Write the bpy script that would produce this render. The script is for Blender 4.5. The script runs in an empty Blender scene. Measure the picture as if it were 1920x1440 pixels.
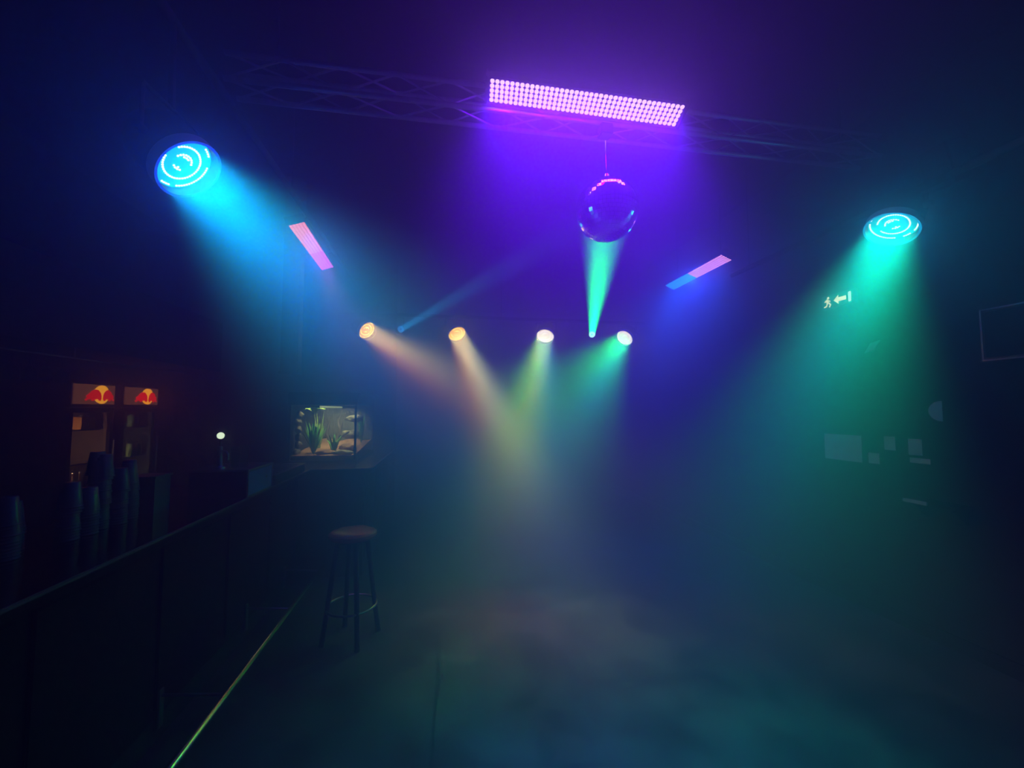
import bpy, bmesh, math, random
from mathutils import Vector, Matrix

random.seed(7)
scene = bpy.context.scene
C = scene.collection
PI = math.pi
R = math.radians

# ------------------------------------------------------------------ camera, world, exposure
cam_data = bpy.data.cameras.new('camera')
cam_data.sensor_width = 36.0
cam_data.lens = 780.0 / 1920.0 * 36.0
cam_data.clip_start = 0.02
cam = bpy.data.objects.new('camera', cam_data)
C.objects.link(cam)
cam.location = (0, 0, 1.7)
cam.rotation_euler = (R(90 + 3.448), 0, R(-9.4455))
scene.camera = cam

HAZE = 0.32          # scattering per metre of the stage haze that fills the room
HAZE_G = 0.68
world = bpy.data.worlds.new('club_air')
scene.world = world
world.use_nodes = True
nt = world.node_tree
nt.nodes.clear()
wout = nt.nodes.new('ShaderNodeOutputWorld')
wbg = nt.nodes.new('ShaderNodeBackground')
wbg.inputs['Color'].default_value = (0, 0, 0, 1)
wvol = nt.nodes.new('ShaderNodeVolumeScatter')
wvol.inputs['Color'].default_value = (0.95, 0.97, 1.0, 1)
wvol.inputs['Density'].default_value = HAZE
wvol.inputs['Anisotropy'].default_value = HAZE_G
nt.links.new(wbg.outputs[0], wout.inputs['Surface'])
nt.links.new(wvol.outputs[0], wout.inputs['Volume'])

vs = scene.view_settings
vs.view_transform = 'Standard'
vs.look = 'None'
vs.exposure = 0.0
vs.gamma = 1.0
vs.use_curve_mapping = False
cy = scene.cycles
cy.use_denoising = True
cy.volume_bounces = 0
cy.max_bounces = 6
cy.sample_clamp_indirect = 4.0

# power of every lamp emitter and added halo light in watts per colour channel
LIGHT = {
    'pale.mid': (0.6, 0.5, 13.0),
    'azure.mid': (0.0, 1.5, 18.0),
    'amber.down': (5.472, 5.184, 1.489),
    'amber.narrow': (3.489, 0.652, 0.000),
    'amber.wide': (5.034, 0.997, 0.000),
    'barside.halo_fill': (0.0, 1.0, 14.0),  # added blue fill, not the colour of that bar's LEDs
    'blue.down': (0.000, 0.989, 0.000),
    'blue.right': (0.000, 0.000, 3.645),
    'blue.halo_fill': (0.000, 0.172, 5.599),
    'blue.wide': (0.0, 8.3, 15.0),
    'green.down': (0.000, 0.000, 1.877),
    'green.halo_fill': (0.000, 3.171, 6.179),
    'green.wide': (0.0, 15.5, 7.5),
    'lime.down': (0.000, 4.255, 0.000),
    'lime.left': (0.000, 0.502, 3.454),
    'lime.narrow': (3.250, 0.000, 0.000),
    'lime.right': (1.444, 0.000, 0.000),
    'lime.wide': (0.485, 5.300, 0.000),
    'magenta.mid': (3.0, 0.2, 1.5),
    'pin_blue': (0.0, 0.13, 0.30),
    'pin_green': (0.0, 3.3, 0.5),
    'sand.narrow': (5.455, 7.086, 3.423),
    'sand.right': (4.221, 1.073, 0.000),
    'teal.down': (0.059, 0.000, 0.000),
    'teal.left': (0.000, 0.000, 3.697),
    'teal.wide': (0.000, 20.192, 0.000),
    'violet.mid': (3.0, 0.0, 29.0),
    'violet.halo_fill': (0.9, 0.0, 5.6),
    'violet.wide': (0.000, 0.000, 2.969),
    'wallside.halo_fill': (0.0, 2.0, 34.0),
    'wallside.wide': (0.0, 4.0, 42.0),
}


def li(key):
    c = LIGHT.get(key, (0.0, 0.0, 0.0))
    w = max(c)
    return (tuple(v / w for v in c) if w > 0 else (1, 1, 1)), w


# ------------------------------------------------------------------ materials
MATS = {}


def mat(name, color, rough=0.5, metal=0.0, var=0.25, scale=8.0, bump=0.0, spec=0.5, coat=0.0, stretch=(1, 1, 1)):
    """Principled surface whose colour is broken up by object-space noise."""
    if name in MATS:
        return MATS[name]
    m = bpy.data.materials.new(name)
    m.use_nodes = True
    t = m.node_tree
    b = t.nodes['Principled BSDF']
    tc = t.nodes.new('ShaderNodeTexCoord')
    mp = t.nodes.new('ShaderNodeMapping')
    mp.inputs['Scale'].default_value = stretch
    nz = t.nodes.new('ShaderNodeTexNoise')
    nz.inputs['Scale'].default_value = scale
    nz.inputs['Detail'].default_value = 5
    rp = t.nodes.new('ShaderNodeValToRGB')
    lo = [max(0, c * (1 - var)) for c in color]
    hi = [min(1, c * (1 + var)) for c in color]
    rp.color_ramp.elements[0].position = 0.3
    rp.color_ramp.elements[0].color = (*lo, 1)
    rp.color_ramp.elements[1].position = 0.7
    rp.color_ramp.elements[1].color = (*hi, 1)
    t.links.new(tc.outputs['Object'], mp.inputs['Vector'])
    t.links.new(mp.outputs[0], nz.inputs['Vector'])
    t.links.new(nz.outputs['Fac'], rp.inputs[0])
    t.links.new(rp.outputs[0], b.inputs['Base Color'])
    b.inputs['Roughness'].default_value = rough
    b.inputs['Metallic'].default_value = metal
    b.inputs['Specular IOR Level'].default_value = spec
    b.inputs['Coat Weight'].default_value = coat
    if bump:
        bp = t.nodes.new('ShaderNodeBump')
        bp.inputs['Strength'].default_value = bump
        bp.inputs['Distance'].default_value = 0.01
        t.links.new(nz.outputs['Fac'], bp.inputs['Height'])
        t.links.new(bp.outputs[0], b.inputs['Normal'])
    MATS[name] = m
    return m


def glow(name, color, strength, base=(0.02, 0.02, 0.02)):
    """A surface that gives off light (LEDs, lit signs) or has LED light painted on as emission."""
    if name in MATS:
        return MATS[name]
    m = bpy.data.materials.new(name)
    m.use_nodes = True
    b = m.node_tree.nodes['Principled BSDF']
    b.inputs['Base Color'].default_value = (*base, 1)
    b.inputs['Roughness'].default_value = 0.4
    b.inputs['Emission Color'].default_value = (*color, 1)
    b.inputs['Emission Strength'].default_value = strength
    m.cycles.emission_sampling = 'NONE'
    MATS[name] = m
    return m


def clear(name, tint=(0.9, 0.95, 0.95), gloss=0.12, rough=0.03):
    """Thin clear sheet: see-through with a Fresnel sheen."""
    if name in MATS:
        return MATS[name]
    m = bpy.data.materials.new(name)
    m.use_nodes = True
    t = m.node_tree
    t.nodes.clear()
    o = t.nodes.new('ShaderNodeOutputMaterial')
    tr = t.nodes.new('ShaderNodeBsdfTransparent')
    tr.inputs[0].default_value = (*tint, 1)
    gl = t.nodes.new('ShaderNodeBsdfGlossy')
    gl.inputs['Roughness'].default_value = rough
    lw = t.nodes.new('ShaderNodeLayerWeight')
    lw.inputs[0].default_value = 0.5
    pw = t.nodes.new('ShaderNodeMath')
    pw.operation = 'POWER'
    pw.inputs[1].default_value = 5.0
    ml = t.nodes.new('ShaderNodeMath')
    ml.operation = 'MULTIPLY_ADD'
    ml.inputs[1].default_value = 0.45
    ml.inputs[2].default_value = 0.3 * gloss
    t.links.new(lw.outputs['Facing'], pw.inputs[0])
    t.links.new(pw.outputs[0], ml.inputs[0])
    mx = t.nodes.new('ShaderNodeMixShader')
    t.links.new(ml.outputs[0], mx.inputs[0])
    t.links.new(tr.outputs[0], mx.inputs[1])
    t.links.new(gl.outputs[0], mx.inputs[2])
    t.links.new(mx.outputs[0], o.inputs[0])
    MATS[name] = m
    return m


M_floor = mat('screed_floor', (0.047, 0.047, 0.049), rough=0.75, var=0.6, spec=0.25, scale=2.6, bump=0.15)
M_wall = mat('black_painted_wall', (0.012, 0.012, 0.014), rough=0.85, scale=3)
M_ceiling = mat('black_ceiling', (0.010, 0.010, 0.012), rough=0.9, scale=3)
M_bar = mat('dark_stained_panel', (0.006, 0.005, 0.005), rough=0.7, spec=0.15, scale=6, stretch=(6, 6, 1))
M_bartop = mat('lacquered_bar_top', (0.020, 0.009, 0.006), rough=0.12, scale=4, stretch=(8, 1, 8), coat=0.1)
M_trim = mat('brown_edge_trim', (0.12, 0.09, 0.08), rough=0.4, scale=20)
M_steel = mat('brushed_steel', (0.62, 0.63, 0.64), rough=0.28, metal=1.0, var=0.08, scale=30)
M_chrome = mat('chrome_tube', (0.75, 0.75, 0.75), rough=0.16, metal=1.0, var=0.05, scale=20)
M_alu = mat('aluminium_truss', (0.70, 0.71, 0.74), rough=0.5, metal=1.0, var=0.1, scale=25)
M_black = mat('black_metal', (0.018, 0.018, 0.020), rough=0.5, var=0.2, scale=20)
M_bplastic = mat('black_plastic', (0.015, 0.015, 0.017), rough=0.4, var=0.2, scale=15)
M_seat = mat('red_brown_seat', (0.80, 0.11, 0.06), rough=0.25, scale=12, coat=0.2)
M_wood = mat('brown_wood', (0.17, 0.10, 0.07), rough=0.55, scale=5, stretch=(8, 8, 1))
M_redwood = mat('red_slat_wood', (0.25, 0.07, 0.05), rough=0.5, scale=9)
M_paper = mat('white_paper', (0.80, 0.80, 0.80), rough=0.8, var=0.06, scale=5)
M_mirror = mat('mirror_tile', (0.92, 0.92, 0.94), rough=0.05, metal=1.0, var=0.02, scale=30)
M_cup = mat('frosted_cup', (0.10, 0.11, 0.12), rough=0.3, var=0.08, scale=10)
M_glass = clear('clear_glass')
M_tank = clear('tank_glass', (0.86, 0.93, 0.88), 0.06)
M_fridge = mat('fridge_body', (0.03, 0.03, 0.033), rough=0.4, scale=12)
M_inner = mat('fridge_liner', (0.35, 0.27, 0.22), rough=0.6, var=0.1, scale=6)
M_gravel = mat('orange_gravel', (0.42, 0.20, 0.09), rough=0.8, var=0.6, scale=60, bump=0.6)
M_rock = mat('pale_rock', (0.42, 0.36, 0.25), rough=0.8, var=0.5, scale=14, bump=0.5)
M_rock2 = mat('brown_rock', (0.34, 0.17, 0.09), rough=0.8, var=0.5, scale=14, bump=0.5)
M_drift = mat('driftwood', (0.12, 0.09, 0.06), rough=0.8, var=0.5, scale=20, bump=0.4)
M_leaf = mat('water_plant_leaf', (0.16, 0.48, 0.07), rough=0.5, var=0.5, scale=15)
M_leaf2 = mat('pale_plant_leaf', (0.50, 0.72, 0.12), rough=0.5, var=0.4, scale=15)
M_blue_lit = mat('blue_lit_panel', (0.10, 0.18, 0.55), rough=0.4, metal=0.2, var=0.1, scale=8)  # blue light falling on the box side, put into its colour


# ------------------------------------------------------------------ mesh helpers
class MB:
    """Collects shapes and links them as one mesh object."""

    def __init__(self):
        self.v = []
        self.f = []

    def add(self, vs_, fs):
        n = len(self.v)
        self.v += [Vector(p) for p in vs_]
        self.f += [[i + n for i in q] for q in fs]
        return self

    def box(self, a, b):
        (x0, y0, z0), (x1, y1, z1) = a, b
        x0, x1 = min(x0, x1), max(x0, x1)
        y0, y1 = min(y0, y1), max(y0, y1)
        z0, z1 = min(z0, z1), max(z0, z1)
        p = [(x0, y0, z0), (x1, y0, z0), (x1, y1, z0), (x0, y1, z0), (x0, y0, z1), (x1, y0, z1), (x1, y1, z1), (x0, y1, z1)]
        return self.add(p, [(0, 3, 2, 1), (4, 5, 6, 7), (0, 1, 5, 4), (1, 2, 6, 5), (2, 3, 7, 6), (3, 0, 4, 7)])

    def bbox(self, a, b, bev=0.006):
        """box with chamfered edges"""
        bm = bmesh.new()
        c = [(a[i] + b[i]) / 2 for i in range(3)]
        s = [abs(b[i] - a[i]) for i in range(3)]
        bmesh.ops.create_cube(bm, size=1, matrix=Matrix.Translation(c) @ Matrix.Diagonal((*s, 1)))
        bmesh.ops.bevel(bm, geom=list(bm.edges), offset=bev, segments=2, affect='EDGES')
        bm.verts.index_update()
        self.add([v.co.copy() for v in bm.verts], [[v.index for v in f.verts] for f in bm.faces])
        bm.free()
        return self

    def tube(self, pts, r, n=12, cap=True):
        pts = [Vector(p) for p in pts]
        rings = []
        for i, p in enumerate(pts):
            d = (pts[min(i + 1, len(pts) - 1)] - pts[max(i - 1, 0)]).normalized()
            a = Vector((0, 0, 1)) if abs(d.z) < 0.9 else Vector((1, 0, 0))
            u = d.cross(a).normalized()
            w = d.cross(u)
            rr = r[i] if isinstance(r, (list, tuple)) else r
            rings.append([p + (u * math.cos(2 * PI * k / n) + w * math.sin(2 * PI * k / n)) * rr for k in range(n)])
        vs_ = [q for g in rings for q in g]
        fs = []
        for i in range(len(rings) - 1):
            for k in range(n):
                k2 = (k + 1) % n
                fs.append((i * n + k, i * n + k2, (i + 1) * n + k2, (i + 1) * n + k))
        if cap:
            fs.append(tuple(range(n - 1, -1, -1)))
            fs.append(tuple((len(rings) - 1) * n + k for k in range(n)))
        return self.add(vs_, fs)

    def lathe(self, prof, n=24, c=(0, 0, 0)):
        """profile of (radius, z) spun round the z axis"""
        vs_, fs = [], []
        c = Vector(c)
        for r_, z in prof:
            for k in range(n):
                a = 2 * PI * k / n
                vs_.append(c + Vector((r_ * math.cos(a), r_ * math.sin(a), z)))
        for i in range(len(prof) - 1):
            for k in range(n):
                k2 = (k + 1) % n
                fs.append((i * n + k, i * n + k2, (i + 1) * n + k2, (i + 1) * n + k))
        return self.add(vs_, fs)

    def ring(self, c, R_, r, n=32, m=8):
        vs_, fs = [], []
        c = Vector(c)
        for i in range(n):
            a = 2 * PI * i / n
            for j in range(m):
                b = 2 * PI * j / m
                vs_.append(c + Vector(((R_ + r * math.cos(b)) * math.cos(a), (R_ + r * math.cos(b)) * math.sin(a), r * math.sin(b))))
        for i in range(n):
            for j in range(m):
                fs.append((i * m + j, ((i + 1) % n) * m + j, ((i + 1) % n) * m + (j + 1) % m, i * m + (j + 1) % m))
        return self.add(vs_, fs)

    def prism(self, poly, h0, h1, frame=None):
        """extruded polygon in local (u, v) from height h0 to h1; frame maps (u, v, w) to a point"""
        fr = frame or (lambda u, v, w: Vector((u, v, w)))
        n = len(poly)
        vs_ = [fr(u, v, h0) for u, v in poly] + [fr(u, v, h1) for u, v in poly]
        fs = [tuple(range(n - 1, -1, -1)), tuple(range(n, 2 * n))]
        fs += [(k, (k + 1) % n, n + (k + 1) % n, n + k) for k in range(n)]
        return self.add(vs_, fs)

    def build(self, name, m, parent=None, rot=None, smooth=False, loc=None):
        me = bpy.data.meshes.new(name)
        vv = [rot @ v for v in self.v] if rot is not None else self.v
        me.from_pydata([tuple(v) for v in vv], [], self.f)
        bm = bmesh.new()
        bm.from_mesh(me)
        bmesh.ops.recalc_face_normals(bm, faces=list(bm.faces))
        bm.to_mesh(me)
        bm.free()
        if smooth:
            for p in me.polygons:
                p.use_smooth = True
            me.set_sharp_from_angle(angle=R(40))
        me.materials.append(m)
        o = bpy.data.objects.new(name, me)
        C.objects.link(o)
        if parent:
            o.parent = parent
        if loc:
            o.location = loc
        return o


def tag(o, label, cat, group=None):
    o['label'] = label
    o['category'] = cat
    if group:
        o['group'] = group
    return o


def thing(name, label, cat, loc=(0, 0, 0), group=None):
    o = bpy.data.objects.new(name, None)
    o.empty_display_size = 0.1
    C.objects.link(o)
    o.location = loc
    return tag(o, label, cat, group)


def struct(o):
    o['kind'] = 'structure'
    return o


def sub(a, b):
    return Vector(a) - Vector(b)


def frame_from(n, up=(0, 0, 1)):
    """rotation whose local +Z is n"""
    n = Vector(n).normalized()
    up = Vector(up)
    x = up.cross(n)
    if x.length < 1e-4:
        x = Vector((1, 0, 0))
    x.normalize()
    y = n.cross(x)
    return Matrix((x, y, n)).transposed()


def frame_uv(u, n):
    u = Vector(u).normalized()
    n = Vector(n)
    n = (n - u * n.dot(u)).normalized()
    v = n.cross(u)
    return Matrix((u, v, n)).transposed()


def area(name, parent, rot, off, color, watts, shape, sx, sy, spread):
    """lamp emission: an area light shining along local +Z of rot"""
    L = bpy.data.lights.new(name, 'AREA')
    L.shape = shape
    L.size = sx
    if shape in ('RECTANGLE', 'ELLIPSE'):
        L.size_y = sy
    L.energy = watts
    L.color = color
    L.spread = R(spread)
    o = bpy.data.objects.new(name, L)
    C.objects.link(o)
    flip = Matrix(((1, 0, 0), (0, -1, 0), (0, 0, -1)))
    mw = (rot @ flip).to_4x4()
    mw.translation = rot @ Vector(off)
    o.parent = parent
    o.matrix_local = mw
    return o


def point(name, parent, loc, color, watts, radius=0.03):
    L = bpy.data.lights.new(name, 'POINT')
    L.energy = watts
    L.color = color
    L.shadow_soft_size = radius
    o = bpy.data.objects.new(name, L)
    C.objects.link(o)
    o.parent = parent
    o.location = loc
    return o


# ------------------------------------------------------------------ the room
X0, X1, Y0, Y1, ZC = -3.8, 3.6, -2.0, 9.0, 4.2
T = 0.15
floor = struct(MB().box((X0 - T, Y0 - T, -T), (X1 + T, Y1 + T, 0)).build('floor', M_floor))
struct(MB().box((X0 - T, Y0 - T, ZC), (X1 + T, Y1 + T, ZC + T)).build('ceiling', M_ceiling))
struct(MB().box((X0 - T, Y0, 0), (X0, Y1, ZC)).build('wall_left', M_wall))
struct(MB().box((X1, Y0, 0), (X1 + T, Y1, ZC)).build('wall_right', M_wall))
struct(MB().box((X0 - T, Y1, 0), (X1 + T, Y1 + T, ZC)).build('wall_back', M_wall))
struct(MB().box((X0 - T, Y0 - T, 0), (X1 + T, Y0, ZC)).build('wall_front', M_wall))
struct(MB().box((X0, 6.6, 0), (-0.72, 6.7, ZC)).build('wall_behind_bar', M_wall))
struct(MB().box((X1 - 0.02, Y0, 0), (X1, Y1, 0.1)).build('baseboard_right', M_bplastic))
struct(MB().box((-0.70, Y1 - 0.02, 0), (X1 - 0.02, Y1, 0.1)).build('baseboard_back', M_bplastic))

# crack in the screed
pts = [(-0.02, 3.05), (-0.01, 2.75), (-0.025, 2.5), (-0.035, 2.3), (-0.02, 2.1), (0.03, 1.85), (0.06, 1.6), (0.05, 1.2), (0.09, 0.7)]
cv = []
for i, (x, y) in enumerate(pts):
    w = 0.007 + 0.005 * (i % 3 == 1) + 0.003 * i / len(pts)
    cv += [(x - w, y, 0.0006), (x + w, y, 0.0006)]
ck = MB().add(cv, [(2 * i, 2 * i + 1, 2 * i + 3, 2 * i + 2) for i in range(len(pts) - 1)])
ck.build('floor_crack', mat('crack_dirt', (0.02, 0.02, 0.02), rough=0.9), floor)

# ------------------------------------------------------------------ lighting rig
PIPE_Z = 3.1
PIPE_BAR_Z = 3.50      # the bar-side pipe hangs higher
tag(MB().tube([(-1.25, 1.2, PIPE_BAR_Z), (-1.25, 6.25, PIPE_BAR_Z)], 0.024, 16).build('rig_pipe', M_black, smooth=True),
    'black steel pipe above the bar side carrying the blue wash lamp', 'pipe', 'lighting pipes')
tag(MB().tube([(2.98, 1.2, PIPE_Z), (2.98, 3.85, PIPE_Z)], 0.024, 16).build('rig_pipe', M_black, smooth=True),
    'black steel pipe along the notice wall carrying the green wash lamp', 'pipe', 'lighting pipes')
tag(MB().tube([(-1.5, 6.3, PIPE_Z), (3.25, 6.3, PIPE_Z)], 0.024, 16).build('rig_pipe', M_black, smooth=True),
    'black cross pipe at the far end carrying the row of four lamps', 'pipe', 'lighting pipes')
for x, y, z, lab in ((-1.25, 1.4, PIPE_BAR_Z, 'holding the bar-side pipe before the blue wash lamp'), (-1.25, 3.6, PIPE_BAR_Z, 'holding the bar-side pipe between blue lamp and LED bar'),
                     (2.98, 1.4, PIPE_Z, 'holding the notice wall pipe before the green wash lamp'), (2.98, 3.6, PIPE_Z, 'holding the notice wall pipe between green lamp and LED bar'),
                     (-1.4, 6.3, PIPE_Z, 'holding the far cross pipe next to the amber lamp'), (0.88, 6.3, PIPE_Z, 'holding the middle of the far cross pipe'),
                     (3.15, 6.3, PIPE_Z, 'holding the far cross pipe next to the teal beam lamp')):
    tag(MB().tube([(x, y, z + 0.02), (x, y, ZC - 0.002)], 0.004, 8).build('hanging_rod', M_black), 'thin black rod ' + lab, 'rod', 'rods of the lighting pipes')

# box truss above the dance floor
TX0, TX1, TY0, TY1, TZ0, TZ1 = -1.25, 3.2, 2.5, 2.66, 3.582, 3.737
tr = thing('box_truss', 'aluminium box truss with zigzag braces under the ceiling', 'truss', (TX0, TY0, TZ0))
for (y, z) in ((TY0, TZ0), (TY1, TZ0), (TY0, TZ1), (TY1, TZ1)):
    MB().tube([(0, y - TY0, z - TZ0), (TX1 - TX0, y - TY0, z - TZ0)], 0.016, 12).build('chord', M_alu, tr, smooth=True)
nb = 14
st = (TX1 - TX0) / nb
for (ya, za, yb, zb) in ((TY0, TZ0, TY0, TZ1), (TY1, TZ0, TY1, TZ1), (TY0, TZ0, TY1, TZ0), (TY0, TZ1, TY1, TZ1)):
    for k in range(nb):
        a = (k * st, ya - TY0, za - TZ0)
        b = ((k + 1) * st, yb - TY0, zb - TZ0)
        if k % 2:
            a, b = (a[0], b[1], b[2]), (b[0], a[1], a[2])
        MB().tube([a, b], 0.007, 6).build('brace', M_alu, tr, smooth=True)
for x in (TX0 + 0.25, TX1 - 0.25):
    MB().tube([(x - TX0, 0.08, TZ1 - TZ0), (x - TX0, 0.08, ZC - TZ0 - 0.004)], 0.006, 6).build('suspension_cable', M_black, tr)


def led_ring_mesh(arcs, m, name, parent, rot, z, r_led):
    mb = MB()
    for (rad, a0, a1) in arcs:
        n = max(1, int(R(abs(a1 - a0)) * rad / (r_led * 2.1)))
        for i in range(n):
            a = R(a0 + (a1 - a0) * (i + 0.5) / n)
            cx, cy_ = rad * math.cos(a), rad * math.sin(a)
            ring_ = [(cx + r_led * math.cos(2 * PI * k / 8), cy_ + r_led * math.sin(2 * PI * k / 8), z) for k in range(8)]
            top = [(cx + r_led * 0.6 * math.cos(2 * PI * k / 8), cy_ + r_led * 0.6 * math.sin(2 * PI * k / 8), z + r_led * 0.7) for k in range(8)]
            mb.add(ring_ + top, [(k, (k + 1) % 8, 8 + (k + 1) % 8, 8 + k) for k in range(8)] + [tuple(range(8, 16))])
    return mb.build(name, m, parent, rot)


ARCS = [(0.121, -215, -110), (0.121, -92, -70), (0.121, -58, 30), (0.082, -170, 150), (0.121, 55, 80), (0.121, 100, 135), (0.042, 20, 170), (0.030, 60, 130), (0.036, -130, -50), (0.026, -110, -60)]


def par_lamp(label, pos, aim, pipe, led, plate, beams, halo, group):
    """LED wash lamp: can, rim, recessed LED plate, yoke and clamp; aim is the beam direction."""
    b = Vector(aim).normalized()
    root = thing('led_wash_lamp', label, 'stage light', pos, group)
    rot = frame_from(b)
    ro, ri, rec = 0.143, 0.135, 0.05
    MB().lathe([(ri, 0), (ri, -rec - 0.004), (ro, -rec - 0.004), (ro, -0.20), (0.10, -0.27), (0.07, -0.29), (0, -0.29)], 40).build('can', M_black, root, rot, True)
    MB().lathe([(ri, -0.002), (ri, 0.0), (ro + 0.004, 0.0), (ro + 0.004, -rec), (ri, -rec)], 40).build('front_rim', M_paper, root, rot, True)
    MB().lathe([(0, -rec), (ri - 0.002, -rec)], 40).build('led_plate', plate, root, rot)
    o = led_ring_mesh(ARCS, led, 'led_cluster', root, rot, -rec + 0.001, 0.0055)
    o['kind'] = 'stuff'
    MB().box((-0.03, -0.03, -0.34), (0.03, 0.03, -0.285)).build('cable_socket', M_bplastic, root, rot)
    # yoke in room axes
    h = b.cross(Vector((0, 0, 1))).normalized()
    piv = -b * 0.13
    top = Vector((piv.x, piv.y, min(pipe[2] - 0.05 - pos[2], piv.z + 0.2)))
    for s in (-1, 1):
        a0 = piv + h * s * 0.158
        mb = MB()
        mb.tube([a0 - Vector((0, 0, 0.02)), Vector((a0.x, a0.y, top.z))], 0.008, 8)
        mb.build('yoke_arm', M_black, root)
        MB().tube([piv + h * s * 0.14, piv + h * s * 0.185], 0.018, 10).build('yoke_knob', M_bplastic, root)
    MB().tube([top - h * 0.166, top + h * 0.166], 0.009, 8).build('yoke_bar', M_black, root)
    pc = Vector(pipe) - Vector(pos)
    MB().tube([top, (pc.x, pc.y, pc.z - 0.02)], 0.014, 8).build('clamp', M_black, root)
    for key, spread, tilt in beams:
        r2 = frame_from((b + h * tilt[0] + b.cross(h) * tilt[1]).normalized())
        col, w = li(key)
        if w > 0:
            area('beam', root, r2, (0, 0, 0.002), col, w, 'DISK', 0.26, 0.26, spread)
    col, w = li(halo)
    if w > 0:
        point('halo_fill', root, rot @ Vector((0, 0, 0.05)), col, w, 0.06)  # added point light before the LEDs, makes the halo in the haze
    return root


cyan_led = glow('cyan_led', (0.62, 1.0, 1.0), 4)
cyan_plate = glow('cyan_plate_glow', (0.0, 0.72, 0.88), 1.5)  # lamp plates are no source; LED light on them is painted as emission
green_led = glow('mint_led', (0.62, 1.0, 0.98), 4.5)
green_plate = glow('mint_plate_glow', (0.0, 0.72, 0.80), 1.6)
warm_led = glow('yellow_led', (1.0, 0.88, 0.12), 10)
warm_plate = glow('orange_plate_glow', (1.0, 0.46, 0.02), 5)
white_led = glow('white_led', (1.0, 1.0, 0.9), 8)
white_plate = glow('peach_plate_glow', (1.0, 0.8, 0.6), 5)



def beamset(k, wide=46):
    return [(k + '.narrow', 18, (0, 0)), (k + '.mid', 32, (0, 0)), (k + '.wide', wide, (0, 0)),
            (k + '.right', 20, (0.12, 0)), (k + '.left', 20, (-0.12, 0)), (k + '.up', 20, (0, 0.12)), (k + '.down', 20, (0, -0.12))]


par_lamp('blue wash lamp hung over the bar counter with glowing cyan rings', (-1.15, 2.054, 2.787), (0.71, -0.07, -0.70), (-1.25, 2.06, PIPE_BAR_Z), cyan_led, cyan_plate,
         beamset('blue', 56), 'blue.halo_fill', 'round LED wash lamps')
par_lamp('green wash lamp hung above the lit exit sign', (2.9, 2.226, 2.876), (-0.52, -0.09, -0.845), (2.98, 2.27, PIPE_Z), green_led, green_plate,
         beamset('green'), 'green.halo_fill', 'round LED wash lamps')
FLOOR_T = [(2.41, 3.05, 0.0), (1.35, 3.23, 0.0), (0.35, 3.39, 0.0), (-0.43, 3.52, 0.0)]
small = [
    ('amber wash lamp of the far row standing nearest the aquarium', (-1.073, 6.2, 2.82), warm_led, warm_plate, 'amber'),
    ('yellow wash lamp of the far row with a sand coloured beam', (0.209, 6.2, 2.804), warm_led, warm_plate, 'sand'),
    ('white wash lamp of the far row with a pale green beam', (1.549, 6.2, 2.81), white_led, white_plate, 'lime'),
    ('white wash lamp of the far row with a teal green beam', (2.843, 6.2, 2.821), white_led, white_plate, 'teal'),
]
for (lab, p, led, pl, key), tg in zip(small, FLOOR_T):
    par_lamp(lab, p, sub(tg, p), (p[0], 6.3, PIPE_Z), led, pl, beamset(key), key + '.halo_fill', 'round LED wash lamps')


BALL = Vector((1.039, 2.491, 2.989))
BALL_R = 0.2


def pin_spot(label, pos, led, key, spread):
    b = (BALL - Vector(pos)).normalized()
    root = thing('pin_spot', label, 'spotlight', pos, 'pin spots on the mirror ball')
    rot = frame_from(b)
    MB().lathe([(0.050, 0), (0.050, -0.03), (0.056, -0.03), (0.056, -0.10), (0.035, -0.15), (0, -0.15)], 24).build('can', M_black, root, rot, True)
    MB().lathe([(0.050, 0.0), (0.058, 0.0), (0.058, -0.03), (0.050, -0.03)], 24).build('front_rim', M_black, root, rot, True)
    MB().lathe([(0.012, -0.012), (0.049, -0.012)], 24).build('lens', led, root, rot)
    top = Vector((0, 0, PIPE_Z - pos[2]))
    h = b.cross(Vector((0, 0, 1))).normalized()
    for s in (-1, 1):
        MB().tube([-b * 0.06 + h * s * 0.06, Vector((-b.x * 0.06, -b.y * 0.06, top.z - 0.05)) + h * s * 0.06], 0.005, 8).build('yoke_arm', M_black, root)
    q = Vector((-b.x * 0.06, -b.y * 0.06, top.z - 0.05))
    MB().tube([q - h * 0.064, q + h * 0.064], 0.006, 8).build('yoke_bar', M_black, root)
    MB().tube([q, (q.x, 6.3 - pos[1], top.z)], 0.009, 8).build('clamp', M_black, root)
    col, w = li(key)
    if w > 0:
        area('beam', root, rot, (0, 0, 0.004), col, w, 'DISK', 0.09, 0.09, spread)
    return root


pin_spot('tiny pin spot of the far pipe throwing a green beam up at the mirror ball', (2.309, 6.2, 2.874), glow('pin_mint', (0.55, 1.0, 0.95), 6), 'pin_green', 5)
pin_spot('tiny pin spot of the far pipe with a dim blue beam', (-0.611, 6.2, 2.866), glow('pin_blue', (0.03, 0.22, 0.75), 2.5), 'pin_blue', 5)


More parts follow.
